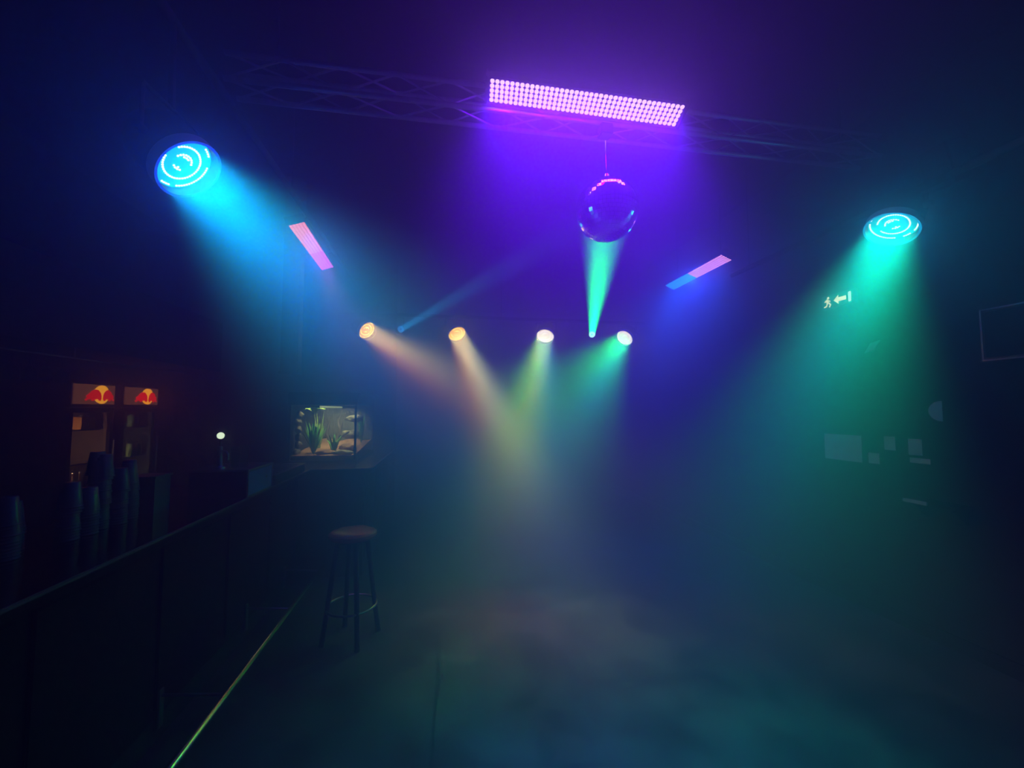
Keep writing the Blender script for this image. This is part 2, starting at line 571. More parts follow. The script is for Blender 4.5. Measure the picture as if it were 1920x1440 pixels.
# LED bars
def led_bar(label, pos, u, n, cols, rows, halves, lights, single, halo_fill, hang):
    """slim LED wash bar: housing, end caps, brackets and rows of LEDs"""
    L, W, D = 1.2, 0.14, 0.07
    root = thing('led_bar', label, 'stage light', pos, 'LED wash bars')
    rot = frame_uv(u, n)
    MB().bbox((-L / 2 - 0.012, -W / 2 - 0.008, -D), (L / 2 + 0.012, W / 2 + 0.008, -0.006), 0.008).build('housing', M_black, root, rot)
    for s in (-1, 1):
        MB().bbox((s * (L / 2 + 0.012), -W / 2 - 0.012, -D - 0.004), (s * (L / 2 + 0.026), W / 2 + 0.012, 0.0), 0.003).build('end_cap', M_black, root, rot)
    MB().box((-L / 2, -W / 2, -0.006), (L / 2, W / 2, -0.0055)).build('led_board', M_bplastic, root, rot)
    px, py = L / cols, W / rows
    rl = 0.50 * min(px, py)
    ring_ = [(rl * math.cos(PI / 8 + PI / 4 * k), rl * math.sin(PI / 8 + PI / 4 * k), -0.0054) for k in range(8)]
    top = [(rl * 0.75 * math.cos(PI / 8 + PI / 4 * k), rl * 0.75 * math.sin(PI / 8 + PI / 4 * k), 0.001) for k in range(8)]
    fs = [(k, (k + 1) % 8, 8 + (k + 1) % 8, 8 + k) for k in range(8)] + [tuple(range(8, 16))]
    if single:
        base = MB().add(ring_ + top, fs).build('led', halves[0][1], root, rot)
        first = True
        for j in range(rows):
            for i in range(cols):
                off = rot @ Vector((-L / 2 + (i + 0.5) * px, -W / 2 + (j + 0.5) * py, 0))
                if first:
                    base.location = off
                    first = False
                    continue
                o = base.copy()
                C.objects.link(o)
                o.parent = root
                o.location = off
    else:
        for (u0, u1), m in halves:
            mb = MB()
            for j in range(rows):
                for i in range(cols):
                    cx = -L / 2 + (i + 0.5) * px
                    if not (u0 <= cx / L + 0.5 < u1):
                        continue
                    cyy = -W / 2 + (j + 0.5) * py
                    mb.add([(x + cx, y + cyy, z) for x, y, z in ring_ + top], fs)
            mb.build('led_field', m, root, rot)['kind'] = 'stuff'
    for (u0, u1), key, spread in lights:
        col, w = li(key)
        if w > 0:
            area('glow', root, rot, ((u0 + u1) / 2 * L - L / 2, 0, 0.004), col, w, 'RECTANGLE', (u1 - u0) * L, W, spread)
    for uu, key in halo_fill:
        col, w = li(key)
        if w > 0:
            point('halo_fill', root, rot @ Vector((uu * L, 0, 0.09)), col, w, 0.06)  # added point lights for the glow in the haze round the bar
    for (ux, tgt) in hang:
        a = rot @ Vector((ux, 0, -D))
        MB().tube([a, a + (rot @ Vector((0, 0, -0.03))), Vector(tgt) - Vector(pos)], 0.007, 8).build('hanger', M_black, root)
    return root


pink = glow('pink_led', (1.0, 0.60, 1.0), 2.7)
led_bar('long LED bar glowing pink white on the truss over the mirror ball', (0.856, 2.347, 3.577), (0.993, -0.088, -0.081), (-0.104, -0.302, -0.948), 40, 5,
        [((0, 1), pink)], [((0, 1), 'violet.mid', 50), ((0, 1), 'violet.wide', 110)], True, [(k * 0.2, 'violet.halo_fill') for k in (-2, -1, 0, 1, 2)],
        [(-0.45, (0.405, 2.5, 3.737)), (0.45, (1.31, 2.5, 3.737))])
salmon = glow('salmon_led', (1.0, 0.20, 0.16), 3.4)
magenta = glow('magenta_led', (1.0, 0.05, 0.75), 3.2)
led_bar('LED bar lit half salmon and half magenta above the bar counter', (-1.33, 4.504, 3.352), (-0.037, 0.999, -0.003), (0.334, 0.009, -0.943), 40, 5,
        [((0, 0.58), salmon), ((0.58, 1.01), magenta)], [((0, 0.58), 'salmon.mid', 50), ((0.58, 1), 'magenta.mid', 50), ((0, 1), 'barside.wide', 110)], False, [(0.0, 'barside.halo_fill')],
        [(-0.45, (-1.25, 4.06, PIPE_BAR_Z)), (0.45, (-1.25, 4.95, PIPE_BAR_Z))])
pale = glow('pale_pink_led', (1.0, 0.38, 0.9), 3.2)
azure = glow('azure_led', (0.0, 0.42, 1.0), 4)
led_bar('LED bar lit half pale pink and half azure along the notice wall', (3.081, 4.648, 3.374), (0.016, 1.0, 0.012), (-0.372, 0.018, -0.928), 40, 5,
        [((0, 0.54), pale), ((0.54, 1.01), azure)], [((0, 0.54), 'pale.mid', 50), ((0.54, 1), 'azure.mid', 50), ((0, 1), 'wallside.wide', 110)], False, [(0.0, 'wallside.halo_fill')],
        [(-0.45, (3.12, 4.2, ZC - 0.002)), (0.45, (3.12, 5.1, ZC - 0.002))])

# mirror ball
mb_root = thing('mirror_ball', 'mirror ball of small square tiles hanging from the truss', 'mirror ball', BALL)
mbm = MB()
rows_ = 26
for i in range(rows_):
    t0 = PI * i / rows_
    t1 = PI * (i + 1) / rows_
    tm = (t0 + t1) / 2
    n = max(5, int(2 * PI * math.sin(tm) / (PI / rows_)))
    for k in range(n):
        a0 = 2 * PI * (k + 0.02) / n
        a1 = 2 * PI * (k + 0.98) / n
        am = (a0 + a1) / 2
        tt0 = t0 + 0.02 * (t1 - t0)
        tt1 = t1 - 0.02 * (t1 - t0)

        def sp(th, ph):
            return Vector((math.sin(th) * math.cos(ph), math.sin(th) * math.sin(ph), math.cos(th)))
        c = sp(tm, am)
        jit = Vector((random.uniform(-1, 1), random.uniform(-1, 1), random.uniform(-1, 1))) * 0.02
        nn = (c + jit).normalized()
        q = []
        for (th, ph) in ((tt0, a0), (tt1, a0), (tt1, a1), (tt0, a1)):
            p = sp(th, ph)
            p = p * (c.dot(nn) / p.dot(nn))
            q.append(p * BALL_R)
        mbm.add(q, [(0, 1, 2, 3)])
tiles = mbm.build('mirror_tiles', M_mirror, mb_root)
tiles['kind'] = 'stuff'
MB().lathe([(BALL_R * 0.985 * math.sin(PI * i / 24), BALL_R * 0.985 * math.cos(PI * i / 24)) for i in range(25)], 40).build('ball_core', M_bplastic, mb_root, None, True)
MB().lathe([(0, 0.235), (0.022, 0.235), (0.03, 0.195), (0, 0.195)], 16).build('cap', M_chrome, mb_root, None, True)
MB().tube([(0, 0, 0.235), (0, 0.009, TZ0 - BALL.z - 0.09)], 0.003, 6).build('cable', M_chrome, mb_root)
MB().bbox((-0.04, -0.03, TZ0 - BALL.z - 0.09), (0.04, 0.05, TZ0 - BALL.z - 0.018), 0.006).build('motor', M_black, mb_root)

# ------------------------------------------------------------------ bar
BX = -1.29
bc = thing('bar_counter', 'long dark panelled bar counter below the glossy worktop', 'bar counter', (-1.7, 2.0, 0))


def rel(o, *p):
    return tuple(Vector(p) - o.location)


MB().box(rel(bc, -1.95, -1.0, 0.0), rel(bc, -1.44, 4.56, 1.049)).build('body', M_bar, bc)
yy = -1.0
while yy < 4.4:
    MB().bbox(rel(bc, -1.44, yy + 0.03, 0.16), rel(bc, -1.425, yy + 0.66, 0.98), 0.006).build('panel', M_bar, bc)
    yy += 0.69
eb = thing('bar_cabinet', 'dark panelled cabinet block under the aquarium at the bar end', 'cabinet', (-1.35, 5.48, 0))
MB().box(rel(eb, -1.95, 4.562, 0.0), rel(eb, -0.80, 6.4, 1.049)).build('body', M_bar, eb)
for i in range(2):
    MB().bbox(rel(eb, -1.40 + i * 0.30, 4.547, 0.16), rel(eb, -1.13 + i * 0.30, 4.562, 0.98), 0.006).build('panel', M_bar, eb)
for i in range(3):
    MB().bbox(rel(eb, -0.80, 4.62 + i * 0.6, 0.16), rel(eb, -0.785, 5.16 + i * 0.6, 0.98), 0.006).build('panel', M_bar, eb)
MB().box(rel(bc, -1.44, -1.0, 0.0), rel(bc, -1.432, 4.56, 0.12)).build('plinth', M_black, bc)

bt = thing('bar_worktop', 'glossy dark brown bar top with a lighter edge strip', 'worktop', (-1.7, 2.0, 1.05))
poly = [(-2.02, -1.1), (BX - 0.012, -1.1), (BX - 0.012, 4.44), (-0.712, 4.44), (-0.712, 6.5), (-2.02, 6.5)]
MB().prism([(x + 1.7, y - 2.0) for x, y in poly], 0.036, 0.05).build('slab', M_bartop, bt)
MB().prism([(x + 1.7 - (0.02 if x > -2 else 0), y - 2.0 + (0.02 if y < 5 else 0)) for x, y in poly], 0.0, 0.036).build('under_board', M_bar, bt)
MB().bbox(rel(bt, BX - 0.012, -1.1, 1.088), rel(bt, BX, 4.428, 1.102), 0.003).build('edge_strip', M_trim, bt)
MB().bbox(rel(bt, BX - 0.012, 4.428, 1.088), rel(bt, -0.70, 4.44, 1.102), 0.003).build('edge_strip', M_trim, bt)
MB().bbox(rel(bt, -0.712, 4.44, 1.088), rel(bt, -0.70, 6.5, 1.102), 0.003).build('edge_strip', M_trim, bt)

fr = thing('foot_rail', 'polished steel foot rail running along the bar front', 'foot rail', (-1.11, 2.0, 0.2))
MB().tube([(0, -3.0, 0), (0, 2.3, 0)], 0.02, 16).build('rail_tube', M_chrome, fr, smooth=True)
for y in (0.6, 1.55, 2.5, 3.45, 4.2):
    br = MB().tube([(0, y - 2.0, 0), (-0.298, y - 2.0, 0.03)], 0.009, 8).build('bracket', M_steel, fr, smooth=True)
    MB().bbox((-0.312, y - 2.02, -0.13), (-0.300, y - 1.98, 0.06), 0.003).build('flange', M_steel, br)
for y, x, z in ((4.70, -0.785, 0.86), (5.3, -0.785, 0.9)):
    hk = MB().tube([(0, 0, 0), (0.04, 0, -0.01), (0.055, 0, 0.02), (0.05, 0, 0.045)], 0.006, 8).build('coat_hook', M_chrome, None, smooth=True, loc=(x, y, z))
    tag(hk, 'small chrome coat hook on the cabinet under the aquarium', 'hook', 'hooks under the aquarium')

# bar stool
sx, sy = -0.658, 3.354
sl = thing('bar_stool', 'round red brown bar stool on black legs before the counter', 'bar stool', (sx, sy, 0))
MB().lathe([(0, 0.785), (0.12, 0.788), (0.155, 0.783), (0.171, 0.77), (0.172, 0.752), (0.16, 0.738), (0, 0.735)], 40).build('seat', M_seat, sl, None, True)
MB().lathe([(0, 0.738), (0.12, 0.738), (0.12, 0.715), (0, 0.715)], 24).build('seat_plate', M_black, sl, None, True)
for k in range(4):
    a = R(-66 + 90 * k)
    d = Vector((math.cos(a), math.sin(a), 0))
    lg = MB().tube([d * 0.105 + Vector((0, 0, 0.725)), d * 0.20 + Vector((0, 0, 0.012))], 0.018, 10).build('leg', M_black, sl, smooth=True)
    MB().lathe([(0, 0), (0.02, 0), (0.02, 0.02), (0, 0.02)], 12, d * 0.201).build('rubber_foot', M_bplastic, lg)
MB().ring((0, 0, 0.24), 0.178, 0.009).build('foot_ring', M_steel, sl, None, True)

# ------------------------------------------------------------------ on the bar
# cups: each stack is many nested cups
cup_h, cup_r0, cup_r1 = 0.115, 0.029, 0.041
cup_mesh_src = None
CUPS = [
    ((-1.716, 2.005), 11, 'in the lone stack apart from the cup row', 'first cup stack'),
    ((-1.80, 2.12), 8, 'in the low back stack of the cup row', 'second cup stack'),
    ((-1.693, 2.254), 12, 'in the stack that opens the main cup row', 'third cup stack'),
    ((-1.682, 2.345), 9, 'in the second stack of the main cup row', 'fourth cup stack'),
    ((-1.703, 2.44), 21, 'in the tallest stack of the main cup row', 'fifth cup stack'),
    ((-1.682, 2.535), 14, 'in the stack beside the tallest one', 'sixth cup stack'),
    ((-1.701, 2.642), 16, 'in the end stack beside the teal tub', 'seventh cup stack'),
]
for (x, y), n, lab, grp in CUPS:
    for k in range(n):
        loc = (x + random.uniform(-1, 1) * 0.0008 * k, y + random.uniform(-1, 1) * 0.0008 * k, 1.1 + cup_h + 0.0005 + k * 0.0135)
        if cup_mesh_src is None:
            # stands rim down
            cup_mesh_src = MB().lathe([(cup_r1, -cup_h), (cup_r1 + 0.0025, -cup_h + 0.002), (cup_r1 + 0.0025, -cup_h + 0.005), (cup_r1, -cup_h + 0.007),
                                       (cup_r0, -0.004), (cup_r0 - 0.003, 0), (0, 0), (0, -0.001), (cup_r0 - 0.004, -0.0015), (cup_r0 - 0.0012, -0.005), (cup_r1 - 0.0012, -cup_h)], 24).build('plastic_cup', M_cup, None, None, True, loc)
            o = cup_mesh_src
        else:
            o = cup_mesh_src.copy()
            C.objects.link(o)
            o.location = loc
        tag(o, 'frosted plastic cup nested upside down ' + lab, 'cup', grp)

tub = thing('storage_tub', 'dark teal square tub on the bar after the cup stacks', 'tub', (-1.70, 2.80, 1.1))
M_teal = mat('teal_plastic', (0.02, 0.10, 0.10), rough=0.4, scale=9)
MB().prism([(-0.07, -0.07), (0.07, -0.07), (0.07, 0.07), (-0.07, 0.07)], 0.0, 0.006).build('base', M_teal, tub)
for (a, b) in (((-0.07, -0.07), (0.07, -0.064)), ((-0.07, 0.064), (0.07, 0.07)), ((-0.07, -0.064), (-0.064, 0.064)), ((0.064, -0.064), (0.07, 0.064))):
    MB().box((a[0], a[1], 0.006), (b[0], b[1], 0.20)).build('side', M_teal, tub)
MB().prism([(-0.078, -0.078), (0.078, -0.078), (0.078, 0.078), (-0.078, 0.078)], 0.2005, 0.212).build('lid', M_teal, tub)

# tap cooler box with steel edges
tb = thing('tap_box', 'steel edged tap box, blue light painted on its side, standing at the bar edge', 'cooler box', (-1.45, 3.33, 1.1))
bx0, bx1, by0, by1, bz = -1.66, -1.30, 3.11, 3.52, 0.19
MB().bbox((bx0 + 1.45, by0 - 3.33, 0.001), (bx1 + 1.45, by1 - 3.33, bz - 0.012), 0.004).build('body', M_fridge, tb)
MB().bbox((bx1 + 1.45, by0 - 3.33 + 0.014, 0.012), (bx1 + 1.453, by1 - 3.33 - 0.014, bz - 0.02), 0.001).build('side_panel', M_blue_lit, tb)
MB().tube([(bx1 + 1.449, by1 - 3.33 - 0.11, 0.10), (bx1 + 1.456, by1 - 3.33 - 0.11, 0.10)], 0.012, 12).build('key_hole', M_bplastic, tb)
MB().bbox((bx0 + 1.44, by0 - 3.34, bz - 0.012), (bx1 + 1.458, by1 - 3.32, bz), 0.003).build('lid', M_steel, tb)
for (x, y) in ((bx1, by0), (bx1, by1)):
    MB().bbox((x + 1.445, y - 3.336, 0.001), (x + 1.456, y - 3.324, bz - 0.012), 0.002).build('corner_strip', M_steel, tb)
MB().bbox((bx1 + 1.445, by0 - 3.324, 0.001), (bx1 + 1.456, by1 - 3.336, 0.011), 0.002).build('bottom_strip', M_steel, tb)

tp = thing('beer_tap', 'beer tap column with a lit white green badge', 'beer tap', (-1.52, 3.20, 1.1 + bz))
MB().lathe([(0, 0.0), (0.035, 0.0), (0.035, 0.012), (0.018, 0.02), (0.016, 0.15), (0.0, 0.155)], 20).build('column', M_steel, tp, None, True)
MB().tube([(0, 0, 0.12), (0.05, -0.03, 0.12), (0.07, -0.042, 0.10), (0.07, -0.042, 0.06)], 0.008, 10).build('spout', M_chrome, tp, smooth=True)
bd = frame_from((0.45, -0.86, 0.12))
hd = MB().lathe([(0, -0.012), (0.026, -0.012), (0.026, 0.008), (0, 0.008)], 24).build('badge', M_black, tp, bd, True, (0.0, 0, 0.225))
MB().lathe([(0, 0.0085), (0.023, 0.0085)], 24).build('badge_face', glow('badge_white', (0.80, 1.0, 0.72), 2.4), hd, bd)
MB().tube([(0, 0, 0.15), (0, 0, 0.19)], 0.006, 8).build('handle', M_black, tp)
for x, y, h in ((-1.44, 3.24, 0.135), (-1.395, 3.27, 0.15), (-1.47, 3.30, 0.14)):
    g = MB().lathe([(0, 0.001), (0.024, 0.001), (0.024, 0.006), (0.030, h), (0.0285, h), (0.022, 0.012), (0, 0.012)], 20).build('beer_glass', M_glass, None, None, True, (x, y, 1.1 + bz))
    tag(g, 'clear straight beer glass standing beside the tap column', 'glass', 'glasses on the tap box')
dt = thing('drip_tray', 'low dark drip tray between tap box and aquarium', 'tray', (-1.42, 3.95, 1.1))
MB().bbox((-0.24, -0.36, 0.001), (0.12, 0.36, 0.075), 0.006).build('pan', M_fridge, dt)
MB().bbox((-0.245, -0.365, 0.076), (0.125, 0.365, 0.084), 0.002).build('rim', M_steel, dt)
for i in range(9):
    MB().box((-0.22, -0.32 + i * 0.075, 0.0845), (0.10, -0.30 + i * 0.075, 0.088)).build('slat', M_steel, dt)

# ------------------------------------------------------------------ aquarium on the end block
AX0, AX1, AY0, AY1, AZ0, AZ1 = -1.675, -0.962, 4.95, 6.15, 1.10, 1.745
aq = thing('aquarium', 'planted lit aquarium with black corner posts on the bar end', 'aquarium', ((AX0 + AX1) / 2, (AY0 + AY1) / 2, AZ0))


def ar(*p):
    return tuple(Vector(p) - aq.location)


MB().bbox(ar(AX0 - 0.01, AY0 - 0.01, AZ0 + 0.001), ar(AX1 + 0.01, AY1 + 0.01, AZ0 + 0.03), 0.004).build('base_frame', M_bplastic, aq)
g = 0.006
MB().box(ar(AX0 + 0.02, AY0, AZ0 + 0.03), ar(AX1 - 0.02, AY0 + g, AZ1)).build('front_pane', M_tank, aq)
MB().box(ar(AX0 + 0.02, AY1 - g, AZ0 + 0.03), ar(AX1 - 0.02, AY1, AZ1)).build('rear_panel', mat('tank_rock_wall', (0.20, 0.20, 0.15), rough=0.9, var=0.7, scale=18, bump=0.8), aq)
MB().box(ar(AX1 - g, AY0 + 0.02, AZ0 + 0.03), ar(AX1, AY1 - 0.02, AZ1)).build('side_pane', M_tank, aq)
MB().box(ar(AX0, AY0 + 0.02, AZ0 + 0.03), ar(AX0 + g, AY1 - 0.02, AZ1)).build('side_pane', mat('tank_back_film', (0.02, 0.025, 0.02), rough=0.6), aq)
for x in (AX0, AX1 - 0.02):
    for y in (AY0, AY1 - 0.02):
        MB().box(ar(x, y, AZ0 + 0.03), ar(x + 0.02, y + 0.02, AZ1)).build('corner_post', M_bplastic, aq)
hood = MB().bbox(ar(AX0 - 0.012, AY0 - 0.012, AZ1 + 0.001), ar(AX1 + 0.012, AY1 + 0.012, AZ1 + 0.14), 0.006).build('hood', M_bplastic, aq)
lamp = MB().tube([ar(AX0 + 0.30, AY0 + 0.1, AZ1 - 0.02), ar(AX0 + 0.30, AY1 - 0.1, AZ1 - 0.02)], 0.012, 10).build('light_tube', glow('tank_tube', (0.9, 1.0, 0.5), 1.5), hood)
area('tank_light', aq, frame_from((0, 0, -1)), (0, 0, 0), (1.0, 0.95, 0.55), 16.0, 'RECTANGLE', 0.5, 1.1, 120).location = (0, 0, AZ1 - AZ0 - 0.035)
# gravel bed, sloped up to the rear right
gb = MB()
nx, ny = 14, 20
hv = [[0.05 + 0.10 * (j / ny) ** 1.2 + 0.02 * math.sin(i * 0.9) * math.sin(j * 0.7) for j in range(ny + 1)] for i in range(nx + 1)]
ix0, ix1, iy0, iy1 = AX0 + 0.022, AX1 - 0.022, AY0 + 0.022, AY1 - 0.022
gv = [(ix0 + (ix1 - ix0) * i / nx, iy0 + (iy1 - iy0) * j / ny, AZ0 + 0.031 + hv[i][j]) for i in range(nx + 1) for j in range(ny + 1)]
gb.add([ar(*p) for p in gv], [(i * (ny + 1) + j, (i + 1) * (ny + 1) + j, (i + 1) * (ny + 1) + j + 1, i * (ny + 1) + j + 1) for i in range(nx) for j in range(ny)])
skirt = []
gbo = gb.build('gravel_bed', M_gravel, aq, None, True)
sk = MB().box(ar(ix0, iy0, AZ0 + 0.031), ar(ix1, iy0 + 0.01, AZ0 + 0.078)).build('gravel_front', M_gravel, gbo)


def rock(name, label, m, loc, s, group):
    bm = bmesh.new()
    bmesh.ops.create_icosphere(bm, subdivisions=3, radius=1)
    ph = [random.uniform(0, 6) for _ in range(6)]
    for v in bm.verts:
        c = v.co
        k = 1 + 0.14 * math.sin(3 * c.x + ph[0]) * math.sin(3 * c.y + ph[1]) + 0.10 * math.sin(6 * c.z + ph[2]) * math.sin(5 * c.x + ph[3])
        v.co = Vector((c.x * s[0] * k, c.y * s[1] * k, c.z * s[2] * k))
    me = bpy.data.meshes.new(name)
    bm.to_mesh(me)
    bm.free()
    me.materials.append(m)
    for p in me.polygons:
        p.use_smooth = True
    o = bpy.data.objects.new(name, me)
    C.objects.link(o)
    o.location = loc
    return tag(o, label, 'rock', group)


gz = AZ0 + 0.08
rock('aquarium_stone', 'long sand coloured stone lying at the front corner of the aquarium', M_rock, (AX1 - 0.16, AY0 + 0.10, gz + 0.02), (0.12, 0.05, 0.035), 'stones in the aquarium')
rock('aquarium_stone', 'flat orange brown stone in the middle of the aquarium floor', M_rock2, (AX0 + 0.36, AY0 + 0.13, gz + 0.02), (0.13, 0.07, 0.035), 'stones in the aquarium')
rock('aquarium_stone', 'red brown stone behind the sand coloured one in the aquarium', M_rock2, (AX1 - 0.14, AY0 + 0.28, gz + 0.06), (0.10, 0.09, 0.055), 'stones in the aquarium')
rock('aquarium_stone', 'pale stone wedged half way up the aquarium background', M_rock, (AX1 - 0.20, AY0 + 0.62, gz + 0.20), (0.11, 0.08, 0.06), 'stones in the aquarium')
rock('aquarium_stone', 'pale upper stone near the surface of the aquarium', M_rock, (AX1 - 0.14, AY0 + 0.60, gz + 0.40), (0.10, 0.08, 0.05), 'stones in the aquarium')
for i in range(6):
    rock('aquarium_stone', 'small rough stone of the pile climbing the dark aquarium side', M_rock,
         (AX0 + 0.055 + 0.01 * (i % 2), AY0 + 0.12 + 0.02 * (i % 3), gz + 0.03 + i * 0.085), (0.04, 0.05, 0.045), 'stone pile in the aquarium')
# driftwood root
dw = MB()
for (p0, p1, p2) in (((0, 0, 0), (0.08, 0.04, 0.16), (0.20, 0.02, 0.24)), ((0.02, 0, 0.04), (-0.08, 0.1, 0.20), (-0.05, 0.14, 0.38)), ((0.05, 0.02, 0.10), (0.08, 0.12, 0.28), (0.11, 0.20, 0.46)), ((0.1, 0.03, 0.18), (0.03, 0.2, 0.36), (0.06, 0.26, 0.5))):
    dw.tube([p0, p1, p2], [0.022, 0.016, 0.008], 8)
tag(dw.build('driftwood_root', M_drift, None, None, True, (AX0 + 0.36, AY0 + 0.36, gz + 0.01)), 'branching driftwood root standing in the aquarium', 'driftwood')


def leaf_mesh(mb, base, tip, width, droop):
    base, tip = Vector(base), Vector(tip)
    d = tip - base
    side = d.cross(Vector((0, 0, 1)))
    side = (side if side.length > 1e-4 else Vector((1, 0, 0))).normalized()
    n = 5
    vs_ = []
    for i in range(n + 1):
        t = i / n
        w = width * math.sin(PI * (0.12 + 0.86 * t)) * 0.5
        c = base + d * t + Vector((0, 0, droop * math.sin(PI * t)))
        vs_ += [c - side * w, c + Vector((0, 0, w * 0.35)), c + side * w]
    fs = []
    for i in range(n):
        a = i * 3
        fs += [(a, a + 1, a + 4, a + 3), (a + 1, a + 2, a + 5, a + 4)]
    mb.add(vs_, fs)


def water_plant(label, loc, n, h, spread, m, width=0.03):
    root = thing('water_plant', label, 'water plant', loc)
    for k in range(n):
        a = 2.4 * k
        hh = h * random.uniform(0.6, 1.0)
        s = spread * random.uniform(0.35, 1.0)
        tip = (s * math.cos(a), s * math.sin(a), hh)
        mb = MB()
        leaf_mesh(mb, (0.008 * math.cos(a), 0.008 * math.sin(a), 0), tip, width, 0.03)
        mb.build('leaf', m, root)
    return root


water_plant('bushy green sword plant at the dark side of the aquarium', (AX0 + 0.21, AY0 + 0.20, gz), 34, 0.38, 0.16, M_leaf)
water_plant('tall pale stem plant reaching the surface of the aquarium', (AX0 + 0.17, AY0 + 0.55, gz), 16, 0.52, 0.10, M_leaf2, 0.022)
water_plant('small leafy plant beside the driftwood in the aquarium', (AX0 + 0.42, AY0 + 0.26, gz), 12, 0.24, 0.10, M_leaf)
water_plant('floating pale green plant just under the aquarium hood', (AX0 + 0.22, AY0 + 0.16, AZ1 - 0.085), 16, 0.05, 0.17, M_leaf2, 0.05)
water_plant('grassy plant by the side pane of the aquarium', (AX1 - 0.10, AY0 + 0.85, gz + 0.07), 16, 0.42, 0.08, M_leaf, 0.02)

# ------------------------------------------------------------------ behind the bar
cn = thing('bar_canopy', 'dark boxed canopy above the bar with a deep fascia', 'canopy', (-3.0, 1.7, 2.1))
MB().box((-0.8, -3.7, 0.02), (0.63, 3.2, 0.50)).build('soffit', M_wall, cn)
MB().bbox((0.63, -3.7, 0.0), (0.65, 3.2, 0.52), 0.004).build('fascia', M_bar, cn)
MB().tube([(0.50, -3.5, -0.05), (0.50, 3.0, -0.05)], 0.006, 8).build('glass_rail', M_steel, cn)
for y in (-2.0, 0.2, 1.6, 2.8):
    MB().tube([(0.50, y, -0.05), (0.50, y, 0.03)], 0.004, 6).build('rail_hanger', M_steel, cn)
sg = None
for k in range(7):
    loc = (-2.5, 2.55 + k * 0.11, 2.1 - 0.06)
    if sg is None:
        sg = MB().lathe([(0, 0.0), (0.032, 0.0), (0.030, -0.004), (0.004, -0.010), (0.004, -0.075), (0.022, -0.09), (0.034, -0.12), (0.030, -0.165), (0.029, -0.165), (0.033, -0.12), (0.020, -0.092), (0, -0.08)], 20).build('stem_glass', M_glass, None, None, True, loc)
        o = sg
    else:
        o = sg.copy()
        C.objects.link(o)
        o.location = loc
    tag(o, 'stem glass hanging upside down from the canopy rail', 'glass', 'glasses under the bar canopy')
for x, y in ((-1.60, 4.74),):
    ps = thing('ceiling_post', 'square brown wooden post dropping from the ceiling above the aquarium', 'post', (x, y, 2.07))
    MB().bbox((-0.085, -0.07, 0.03), (0.085, 0.07, ZC - 2.07), 0.006).build('shaft', M_wood, ps)
    MB().bbox((-0.095, -0.08, 0.0), (0.095, 0.08, 0.03), 0.006).build('foot_moulding', M_wood, ps)

rk = thing('slatted_rack', 'small red wooden slatted rack on the wall behind the bar', 'rack', (-2.58, 6.585, 1.62))
for s in (-0.10, 0.10):
    MB().box((s - 0.008, -0.09, 0), (s + 0.008, 0.0, 0.40)).build('upright', M_redwood, rk)
for i in range(5):
    MB().box((-0.092, -0.085, 0.03 + i * 0.08), (0.092, -0.005, 0.042 + i * 0.08)).build('slat', M_redwood, rk)

# fridges
panel_glow = glow('fridge_header_panel', (1.0, 0.34, 0.14), 0.22, (0.3, 0.25, 0.2))
sun_y = glow('header_yellow', (1.0, 0.36, 0.01), 3.2)
bull_r = glow('header_red', (0.95, 0.01, 0.0), 2.2)
sun_d = glow('header_yellow_dim', (1.0, 0.40, 0.02), 2.6)
bull_d = glow('header_red_dim', (0.9, 0.01, 0.0), 1.6)
BULL = [(-0.92, -0.42), (-0.80, -0.30), (-0.86, -0.10), (-0.70, 0.10), (-0.62, 0.30), (-0.42, 0.46), (-0.26, 0.44), (-0.12, 0.20), (-0.06, -0.05), (-0.05, -0.35), (-0.10, -0.52), (-0.20, -0.50),
        (-0.24, -0.36), (-0.42, -0.42), (-0.50, -0.56), (-0.60, -0.50), (-0.58, -0.38), (-0.74, -0.40), (-0.84, -0.54)]


